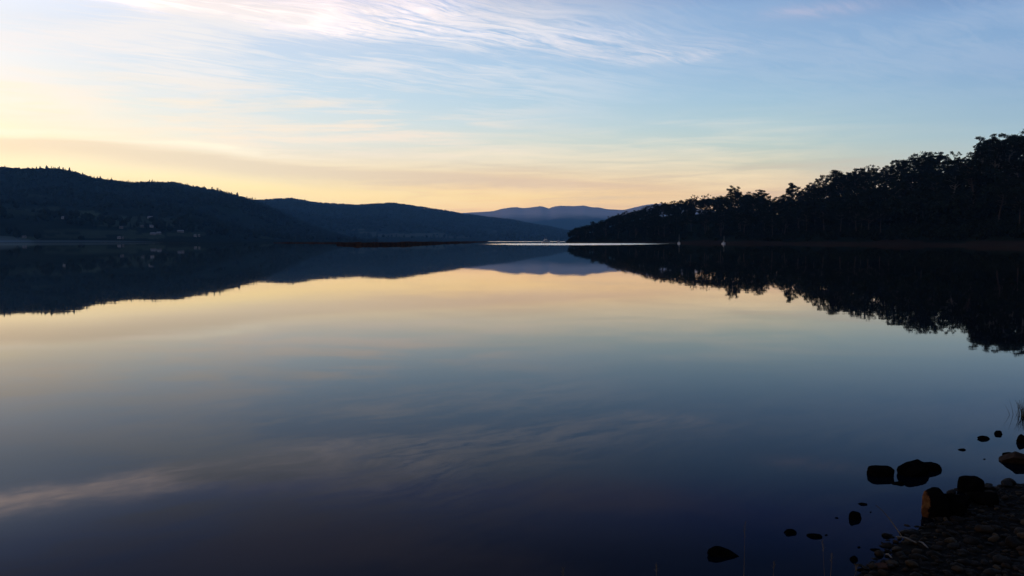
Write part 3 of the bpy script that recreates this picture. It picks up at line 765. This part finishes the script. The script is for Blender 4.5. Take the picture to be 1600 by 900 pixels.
HS = .72
house(101, 342, 'small pale house alone in the wood beside the green field on the left hill', 16, 8)
house(235, 341, 'highest pale house at the edge of the wood above the left shore', 17, 9)
house(233, 355, 'long pale house below the highest one on the left shore', 22, 8)
house(222, 355, 'grey shed just left of the long pale house', 8, 6, 'cream_wall', 'roof_dark')
house(239, 367, 'grey roofed house lowest under the long pale house', 14, 8, 'cream_wall', 'roof_pale')
house(248, 366, 'second grey roofed house beside the lowest one', 12, 8, 'cream_wall', 'roof_pale')
house(282, 363, 'wide low house between dark trees right of the house cluster', 17, 7, 'cream_wall', 'roof_pale')
house(305, 370, 'small white house near the water left of the dark slope', 7, 6)
house(311, 369.5, 'white gabled shed beside the small white house', 5, 5)
house(186, 373, 'small white cottage near the waterline left of the house cluster', 8, 6)
house(192, 373.5, 'grey shed beside the waterline cottage', 5, 5, 'cream_wall', 'roof_dark')
house(38, 372, 'dim grey house low on the far left shore in the mist', 9, 6, 'cream_wall', 'roof_dark')
house(188, 357, 'dim grey farm shed in the fields above the waterline cottage', 14, 6, 'cream_wall', 'roof_dark')
house(433, 370, 'white house alone by the water where the near left hill ends', 13, 9)

# ------------------------------------------------------------------ boats
def hull_mesh(L, B, H):
    V = []; n_ = 12; ring = 7
    for i in range(n_+1):
        u = i/n_; x = (u-.5)*L
        b_ = B/2*(1-max(0, (u-.45)/.55)**2.2)*(.82+.18*min(1, u*4)); sheer = H*(.85+.35*u*u)
        for k in range(ring):
            q = k/(ring-1)*2-1
            V.append((x+(.04*L*u if abs(q) > .6 else 0), b_*math.copysign(min(1, abs(q)*1.4), q), -.25+(sheer+.25)*(abs(q)**2.2)))
    F = [(i*ring+k, i*ring+k+1, (i+1)*ring+k+1, (i+1)*ring+k) for i in range(n_) for k in range(ring-1)]
    F += [tuple(range(ring))[::-1]]
    F += [(i*ring, (i+1)*ring, (i+1)*ring+ring-1, i*ring+ring-1) for i in range(n_)]
    return mesh_py('hull', V, F)
def at_px(px, r): a = math.radians(A(px)); return (r*math.sin(a), r*math.cos(a), 0)
def sailboat(px, r, L, mast, rz, label):
    root = empty('sailing_boat', at_px(px, r), rz); tag(root, label, 'boat', 'moored boats')
    hl = link('hull', hull_mesh(L, L*.32, L*.13), M['hull'], root); hl.data.materials
    boxes('cabin', [(-L*.15, L*.18, -L*.09, L*.09, L*.11, L*.20)], M['hull'], root)
    boxes('cabin_window', [(-L*.12, L*.15, -L*.094, L*.094, L*.145, L*.175)], M['glass'], root)
    link('mast', tube_mesh('mast', [((L*.08, 0, L*.1), .06), ((L*.08, 0, mast), .035)], 6, M['mast']), None, root)
    link('boom', tube_mesh('boom', [((L*.08, 0, L*.3), .06), ((-L*.32, 0, L*.29), .05)], 6, M['mast']), None, root)
    link('furled_sail', tube_mesh('furled_sail', [((L*.04, 0, L*.33), .12), ((-L*.3, 0, L*.32), .08)], 6, M['hull']), None, root)
    link('rigging', tubes_mesh('rigging', [[((L*.49, 0, L*.14), .012), ((L*.08, 0, mast), .012)], [((-L*.48, 0, L*.12), .012), ((L*.08, 0, mast), .012)]], 4, M['mast']), None, root)
sailboat(1061, 560, 5.0, 6.5, 1.2, 'small white boat with a thin mast moored at the right end of the bright streak')
sailboat(1131, 520, 5.0, 5.0, 1.0, 'rounded pale boat moored under the forested right slope')
sailboat(873, 1250, 8, 9, 1.1, 'faint far boat of which little but a thin mast shows right of the cabin cruiser')
def cruiser(px, r, rz, label):
    L = 11; root = empty('cabin_cruiser', at_px(px, r), rz); tag(root, label, 'boat', 'moored boats')
    link('hull', hull_mesh(L, 3.4, 1.5), M['hull'], root)
    boxes('cabin', [(-2.6, 2.6, -1.3, 1.3, 1.3, 3.1)], M['hull'], root)
    boxes('cabin_window', [(-2.3, 2.62, -1.32, 1.32, 2.1, 2.8)], M['glass'], root)
    boxes('bridge', [(-1.6, 1.0, -1.1, 1.1, 3.1, 4.1)], M['hull'], root)
    boxes('canopy', [(-1.9, 1.2, -1.2, 1.2, 5.2, 5.35)], M['hull'], root)
    link('canopy_post', tubes_mesh('canopy_post', [[((x, y, 4.0), .05), ((x, y, 5.25), .05)] for x in (-1.5, .9) for y in (-1, 1)], 5, M['mast']), None, root)
    link('mast', tube_mesh('mast', [((-2.2, 0, 3.0), .12), ((-2.2, 0, 7.2), .07)], 6, M['mast']), None, root)
    link('rail', tubes_mesh('rail', [[((0, 1.6, 2.4), .03), ((3.5, 1.4, 2.5), .03), ((5.4, 0, 2.8), .03), ((3.5, -1.4, 2.5), .03), ((0, -1.6, 2.4), .03)]], 5, M['mast']), None, root)
cruiser(853, 1100, .25, 'white cabin cruiser with a flybridge moored in the far middle of the river')

# ------------------------------------------------------------------ near shore
edge_px = [(1290, 925), (1345, 893), (1385, 880), (1398, 850), (1415, 838), (1450, 820), (1478, 806), (1492, 780), (1520, 770), (1560, 760), (1600, 756), (1700, 742), (1850, 715)]
edge = [(-60, -8), (-20, 1.5), (-8, 3.2), (-2, 3.95), (.6, 4.1)] + [tuple(ground(*p)[:2]) for p in edge_px] + [(14, 14), (30, 40), (80, 110), (180, 170), (260, 180)]
edge = np.array(edge)
def sdist(x, y):
    x = np.atleast_1d(np.asarray(x, float)); y = np.atleast_1d(np.asarray(y, float))
    best = np.full(x.shape, 1e9); sg = np.ones(x.shape)
    for (ax, ay), (bx, by) in zip(edge[:-1], edge[1:]):
        dx, dy = bx-ax, by-ay; tt = np.clip(((x-ax)*dx+(y-ay)*dy)/(dx*dx+dy*dy), 0, 1)
        d = np.hypot(x-ax-tt*dx, y-ay-tt*dy); cr = dx*(y-ay)-dy*(x-ax)
        m_ = d < best-1e-9; best = np.where(m_, d, best); sg = np.where(m_, np.where(cr < 0, 1, -1), sg)
    return best*sg
def bank_z(x, y):
    d = sdist(x, y)
    z = np.where(d > 0, .055*d/(1+d*.10), np.maximum(.12*d, -.8))
    return z + .02*fbm(x, y, .5, 3)*np.clip(np.abs(d)*2, .2, 1)
def spaced(lo, a_, b_, hi, st):
    return np.unique(np.concatenate([-np.geomspace(.5, a_-lo, 16)[::-1]+a_, np.arange(a_, b_, st), b_+np.geomspace(.3, hi-b_, 22)]))
xs = spaced(-60, 0, 7, 220, .07); ys = spaced(-40, 2.5, 9, 190, .07)
GX, GY = np.meshgrid(xs, ys, indexing='ij')
GZ = bank_z(GX.ravel(), GY.ravel())
nx, ny = len(xs), len(ys)
i, j = np.meshgrid(np.arange(nx-1), np.arange(ny-1), indexing='ij'); b0 = (i*ny+j).ravel()
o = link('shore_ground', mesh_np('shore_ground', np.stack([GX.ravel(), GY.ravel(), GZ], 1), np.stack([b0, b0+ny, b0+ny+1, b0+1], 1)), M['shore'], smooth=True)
tag(o, kind='structure')

def rock_mesh(name, seed, dims, cuts=7, m_=None, sub=3, mind=.62, rough=.035, wedge=0, boxy=1):
    r_ = np.random.default_rng(seed)
    bm = bmesh.new(); bmesh.ops.create_icosphere(bm, subdivisions=sub, radius=1)
    V = np.array([v.co[:] for v in bm.verts]); F = np.array([[v.index for v in f.verts] for f in bm.faces]); bm.free()
    V = np.sign(V)*np.abs(V)**boxy*(1.15-.25*(boxy < 1))
    for k in range(cuts):
        n_ = r_.normal(size=3); n_ /= np.linalg.norm(n_); d = r_.uniform(mind, .95)
        s = V@n_; V = V-np.outer(np.maximum(s-d, 0)*.985, n_)
    V += rough*np.stack([np.sin(V[:, 1]*5+seed)*np.cos(V[:, 2]*7), np.sin(V[:, 2]*6+2*seed), np.cos(V[:, 0]*7+seed)*.7], 1)
    V += r_.normal(size=V.shape)*.012
    mn, mxx = V.min(0), V.max(0); V = (V-(mn+mxx)/2)/(mxx-mn)
    if wedge: V[:, 2] = (V[:, 2]+.5)*(1-wedge*(V[:, 0]+.5)**1.3)-.5
    V = V*np.array(dims); V[:, 2] += dims[2]/2
    me = mesh_np(name, V, F)
    me.materials.append(m_ or M['rock'])
    return me
def place_rock(px, row, wpx, hpx, label, seed, depth=.8, rz=None, m_=None, cuts=7, mind=.62, lift=None, group=None, name='rock', tilt=0, wedge=0, boxy=1):
    """px,row: where the rock meets the water or ground; wpx/hpx: seen width and height above that"""
    g_ = ground(px, row); zb = float(bank_z(g_[0], g_[1])[0]); z0 = max(zb, 0)
    g_ = ground(px, row, z0); D = float(np.linalg.norm(g_-np.array([0, 0, CAM_H])))
    w = .9*wpx/FPX*D; h = .88*hpx/FPX*D; sub_ = h*.45+.02
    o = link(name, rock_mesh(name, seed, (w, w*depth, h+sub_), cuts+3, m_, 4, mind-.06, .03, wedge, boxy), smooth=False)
    o.location = (g_[0], g_[1]+w*depth*.3, z0-sub_); o.rotation_euler = (0, tilt, rz if rz is not None else 0)
    return tag(o, label, 'rock', group)
place_rock(1379, 744, 38, 14, 'flat-topped oblong rock in the water left of the big round rock', 1, .6, cuts=2, mind=.8, boxy=.45)
place_rock(1432, 744, 46, 22, 'largest rounded black rock standing in the water', 2, .8, mind=.7)
place_rock(1455, 736, 36, 12, 'flat slab rock leaning out behind the largest rounded rock', 3, .5, cuts=3, mind=.75, boxy=.6)
place_rock(1405, 757, 20, 3.5, 'thin flat stone awash below the gap between the oblong and the round rock', 4, .5)
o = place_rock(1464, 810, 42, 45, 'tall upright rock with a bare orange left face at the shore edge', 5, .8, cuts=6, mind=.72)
# bare ochre face of that rock
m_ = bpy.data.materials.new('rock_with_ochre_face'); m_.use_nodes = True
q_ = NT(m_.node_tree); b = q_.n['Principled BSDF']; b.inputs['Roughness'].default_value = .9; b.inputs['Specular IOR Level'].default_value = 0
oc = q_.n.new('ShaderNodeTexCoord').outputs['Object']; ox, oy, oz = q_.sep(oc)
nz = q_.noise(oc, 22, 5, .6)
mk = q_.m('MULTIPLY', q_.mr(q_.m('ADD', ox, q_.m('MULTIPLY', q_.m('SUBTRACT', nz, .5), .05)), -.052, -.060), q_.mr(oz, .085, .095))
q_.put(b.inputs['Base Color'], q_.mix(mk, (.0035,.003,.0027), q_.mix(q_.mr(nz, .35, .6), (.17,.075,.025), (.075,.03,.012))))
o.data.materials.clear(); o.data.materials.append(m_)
place_rock(1491, 786, 20, 14, 'small black stone wedged right of the tall orange-faced rock', 6)
place_rock(1521, 771, 32, 23, 'square black block standing at the top edge of the pebbles', 7, .8, cuts=1, mind=.85, boxy=.4)
place_rock(1500, 806, 60, 30, 'broad black boulder lying behind the pebbles right of the orange-faced rock', 77, .8, cuts=8)
place_rock(1548, 790, 50, 18, 'low black boulder under the square block', 78, .8, cuts=8)
place_rock(1539, 686.5, 19, 5, 'pointed dark stone in the water, its tip to the left', 8, .5)
place_rock(1563, 679.5, 12, 5.5, 'small round stone right of the pointed stone', 9, .8)
place_rock(1504, 703.5, 12, 2.5, 'thin dark stone barely above the water left of the pointed stone', 10, .5)
place_rock(1538, 718, 6, 1.2, 'tiny stone tip below the pointed stone', 11, .8)
place_rock(1577, 711, 15, 4, 'little pointed stone touching the brown boulder', 12, .6)
o = place_rock(1600, 725, 54, 17, 'large brown boulder cut by the right edge of the view', 13, .7, m_=mat('brown_boulder', (.032,.019,.013), .85, .6, 12, spec=.05, bump=.5))
place_rock(1603, 693, 18, 12, 'dark boulder at the right edge above the brown one', 14, .8)
place_rock(1349, 788.5, 16, 3, 'flat stone farthest out of the small group left of the shore', 15, .6)
place_rock(1339, 811, 21, 12, 'small upright stone mirrored like an hourglass in the water', 16, .7)
place_rock(1308, 810, 8, 1.5, 'tiny stone left of the hourglass stone', 17, .8)
place_rock(1362, 801, 6, 1.5, 'tiny stone right of the hourglass stone', 18, .8)
place_rock(1236, 834.5, 22, 6, 'oval dark stone alone in the water left of the shore stones', 19, .7)
place_rock(1274, 839, 24, 5, 'low slanting stone right of the oval one', 20, .6, rz=-.4)
place_rock(1291, 837, 8, 1.5, 'tiny stone at the right tip of the low slanting stone', 21)
place_rock(1139, 871, 66, 22, 'wedge-shaped black rock sloping down to the right, alone in front', 22, .4, cuts=6, mind=.62, wedge=.8)
place_rock(1342, 856, 7, 2, 'tiny stone in the shallows above the small dark block', 23)
place_rock(1369, 861, 16, 3, 'flat stone in the shallows off the pebble edge', 24, .6)
place_rock(1336, 876, 14, 7, 'small dark block in the shallows left of the pebbles', 25, .8)
place_rock(1351, 893, 24, 3, 'flat dark slab awash at the very bottom left of the pebbles', 26, .6)
place_rock(1381, 889, 24, 8, 'reddish brown stone at the lower left corner of the pebbles', 27, .7, m_=mat('reddish_stone', (.05,.026,.018), .85, .6, 12, spec=.05, bump=.5))

# counted shore stones
protos = []
for k in range(14):
    protos.append(rock_mesh('stone', 200+k, (1, random.Random(k).uniform(.6, .9), random.Random(k+50).uniform(.3, .55)), 8, M[['stone', 'stone', 'stone_brown', 'stone', 'stone_pale', 'stone', 'stone_brown'][k % 7]], 2, .55))
for k, me in enumerate(protos): me.polygons.foreach_set('use_smooth', [k % 2 == 0]*len(me.polygons))
spots = []; tries = 0
while len(spots) < 270 and tries < 20000:
    tries += 1
    px = rng.uniform(1345, 1625); row = rng.uniform(752, 905)
    g_ = ground(px, row); d = float(sdist(g_[0], g_[1])[0])
    if d < -.10 or (d < 0 and rng.random() < .55): continue
    z = float(bank_z(g_[0], g_[1])[0]); g_ = ground(px, row, max(z, 0)); z = max(float(bank_z(g_[0], g_[1])[0]), -.02)
    s = float(np.clip(rng.lognormal(-2.9, .52), .03, .12))
    if any((g_[0]-a_)**2+(g_[1]-b_)**2 < (.42*(s+c_))**2 for a_, b_, c_, _ in spots): continue
    spots.append((g_[0], g_[1], s, z))
for x, y, s, z in spots:
    k = int(rng.integers(0, len(protos))); me = protos[k]; mt = me.materials[0].name
    o = link('shore_stone', me); o.location = (x, y, z-s*.1); o.scale = (s, s, s*rng.uniform(.8, 1.2)); o.rotation_euler = (rng.uniform(-.2, .2), rng.uniform(-.2, .2), rng.random()*6.28)
    if mt == 'pale_stone': tag(o, 'pale stone among the dark ones on the pebbly shore', 'stone', 'pale shore stones')
    elif mt == 'brown_stone': tag(o, 'brown stone on the pebbly shore in the bottom right corner', 'stone', 'brown shore stones')
    else: tag(o, 'dark grey stone on the pebbly shore in the bottom right corner', 'stone', 'dark shore stones')
# gravel between them
V = []; F = []; off = 0
bm = bmesh.new(); bmesh.ops.create_icosphere(bm, subdivisions=1, radius=1); gv = np.array([v.co[:] for v in bm.verts]); gf = np.array([[v.index for v in f.verts] for f in bm.faces]); bm.free()
N = 17000
gx = rng.uniform(-1.5, 8, N); gy = rng.uniform(2.6, 9.5, N); gd = sdist(gx, gy); keep = (gd > -.12) | ((gd > -.5) & (rng.random(N) < .08)); gx, gy = gx[keep], gy[keep]
gz = bank_z(gx, gy); s = rng.lognormal(-4.2, .55, len(gx)).clip(.006, .04)
jit = rng.uniform(.6, 1.3, (len(gx), len(gv), 1)); V = gv[None]*jit*s[:, None, None]*np.array([1.2, 1, .6]); V = V+np.stack([gx, gy, gz], 1)[:, None, :]
F = (gf[None]+(np.arange(len(gx))*len(gv))[:, None, None]).reshape(-1, 3)
tag(link('gravel', mesh_np('gravel', V.reshape(-1, 3), F), M['stone']), 'small dark gravel between the stones of the near shore', 'gravel', kind='stuff')

# grass tuft at the right edge and single stalks in front
def blade_path(x, y, z, h, lx, ly, r=.0022, bend=.5):
    return [((x+lx*h*t_**(1+bend), y+ly*h*t_**(1+bend), z+h*t_), max(r*(1-t_*.8), .0005)) for t_ in np.linspace(0, 1, 6)]
g_ = ground(1603, 650)
paths = [blade_path(rng.normal(0, .05), rng.normal(0, .05), -.05, rng.uniform(.10, .26), rng.normal(0, .22), rng.normal(0, .2), .0028) for k in range(110)]
o = link('grass_tuft', tubes_mesh('grass_tuft', paths, 4, M['grass'])); o.location = (g_[0], g_[1], 0)
tag(o, 'tuft of thin upright grass standing in the water at the right edge', 'grass tuft')
def stalk(px, row_top, row_bot, label, lx=0., rr0=.0022, y=None, seed=1):
    """a dry stalk whose seen top is at row_top and which stands where row_bot is"""
    g0 = ground(px, row_bot); z0 = max(float(bank_z(g0[0], g0[1])[0]), -.1)
    g0 = ground(px, row_bot, z0); d = pdir(px, row_top); zt = CAM_H + d[2]/d[1]*g0[1]
    h = zt-z0
    root = empty('dry_stalk', (g0[0], g0[1], z0)); tag(root, label, 'grass stalk', 'dry stalks in front')
    link('stem', tube_mesh('stem', blade_path(0, 0, -.03, h+.03, lx, .05, rr0), 5, M['straw']), None, root)
    hd = []
    for k in range(12):
        t_ = .8+.2*k/12; c = np.array([lx*h*t_**1.5, .05*h*t_**1.5, -.03+(h+.03)*t_]); sd_ = rng.normal(size=3)*.008; sd_[2] = abs(sd_[2])+.006
        hd.append([(c, .0014), (c+sd_, .0005)])
    link('seed_head', tubes_mesh('seed_head', hd, 4, M['straw']), None, root)
stalk(1024, 884, 925, 'short pale stalk at the bottom edge right of centre', .05, .003)
stalk(879, 890, 930, 'very short pale stalk tip at the bottom edge near the middle', .03, .0028)
stalk(1162, 818, 915, 'tall faint thin stalk just right of the wedge-shaped rock', .02, .0018)
stalk(1208, 880, 925, 'short dark stalk right of the tall faint one', .02)
stalk(1296, 866, 930, 'pale stalk with a broken tip left of the shore stones', .06, .0026)
stalk(1289, 846, 925, 'thin faint stalk beside the broken-tipped one', -.05, .0016)
stalk(1330, 884, 920, 'bright short curved stalk under the small dark block', .25, .003)
# fallen stick curving out over the water
pts = [(1409, 838), (1398, 822), (1388, 808), (1378, 797), (1368, 789)]
P_ = []
for k, (p, r) in enumerate(pts):
    zz = .01+.05*k; P_.append((ground(p, r, zz), .0035-.0005*k))
o = link('bent_twig', tube_mesh('bent_twig', P_, 6, M['straw'])); tag(o, 'thin bent twig curving out from the shore stones over the water', 'twig')
for (p0, r0, p1, r1, lb) in ((1400, 838, 1432, 848, 'bleached stick lying at the water edge below the bent twig'), (1384, 866, 1394, 872, 'short bleached stick end lying just off the pebbles'), (1436, 846, 1450, 856, 'pale broken stick between the first shore stones')):
    a_ = ground(p0, r0, .02); b_ = ground(p1, r1, .03); c_ = (a_+b_)/2+np.array([0, .01, .008])
    o = link('driftwood_stick', tube_mesh('driftwood_stick', [(a_, .004), (c_, .006), (b_, .004)], 6, mat('bleached_wood', (.09,.085,.08), .8, .3, 30))); tag(o, lb, 'stick')

# ------------------------------------------------------------------ air
def vol_mat(name, color, dens, aniso=0.0):
    m = bpy.data.materials.new(name); m.use_nodes = True; q = NT(m.node_tree); q.n.clear()
    v = q.n.new('ShaderNodeVolumePrincipled'); v.inputs['Color'].default_value = (*color, 1); v.inputs['Density'].default_value = dens
    v.inputs['Anisotropy'].default_value = aniso
    ou = q.n.new('ShaderNodeOutputMaterial'); q.l.new(v.outputs[0], ou.inputs['Volume'])
    return m
V = []; F = []; box(V, F, -19500, 19500, -19500, 19500, -2, HAZE_TOP)
tag(link('haze', mesh_py('haze', V, F), vol_mat('haze', (.21,.55,1.0), HAZE_D)), 'thin blue air filling the whole valley', 'haze', kind='stuff')
# mist lying on the water at the far left
V = []; F = []
def lens(cx, cyy, rx, ry, rz_, rot):
    me = bpy.data.meshes.new('mist'); bm = bmesh.new(); bmesh.ops.create_uvsphere(bm, u_segments=32, v_segments=12, radius=1)
    for v in bm.verts:
        x, y, z = v.co; x *= rx; y *= ry; z = max(z, -.02)*rz_
        v.co = (cx+x*math.cos(rot)-y*math.sin(rot), cyy+x*math.sin(rot)+y*math.cos(rot), z+.3)
    bm.to_mesh(me); bm.free(); return me
c = at_px(-22, 900)
tag(link('mist', lens(c[0], c[1], 40, 45, 7, .5), vol_mat('mist', (.40,.68,1.0), .0018)), 'pale blue mist lying on the water at the far left shore', 'mist', kind='stuff')
c = at_px(60, 900)
tag(link('mist', lens(c[0], c[1], 110, 60, 2.6, .45), vol_mat('thin_mist', (.40,.68,1.0), .0011)), 'thin trailing mist along the left waterline', 'mist', kind='stuff')
print('trees', ntree, 'ridge', nridge, 'stones', len(spots))
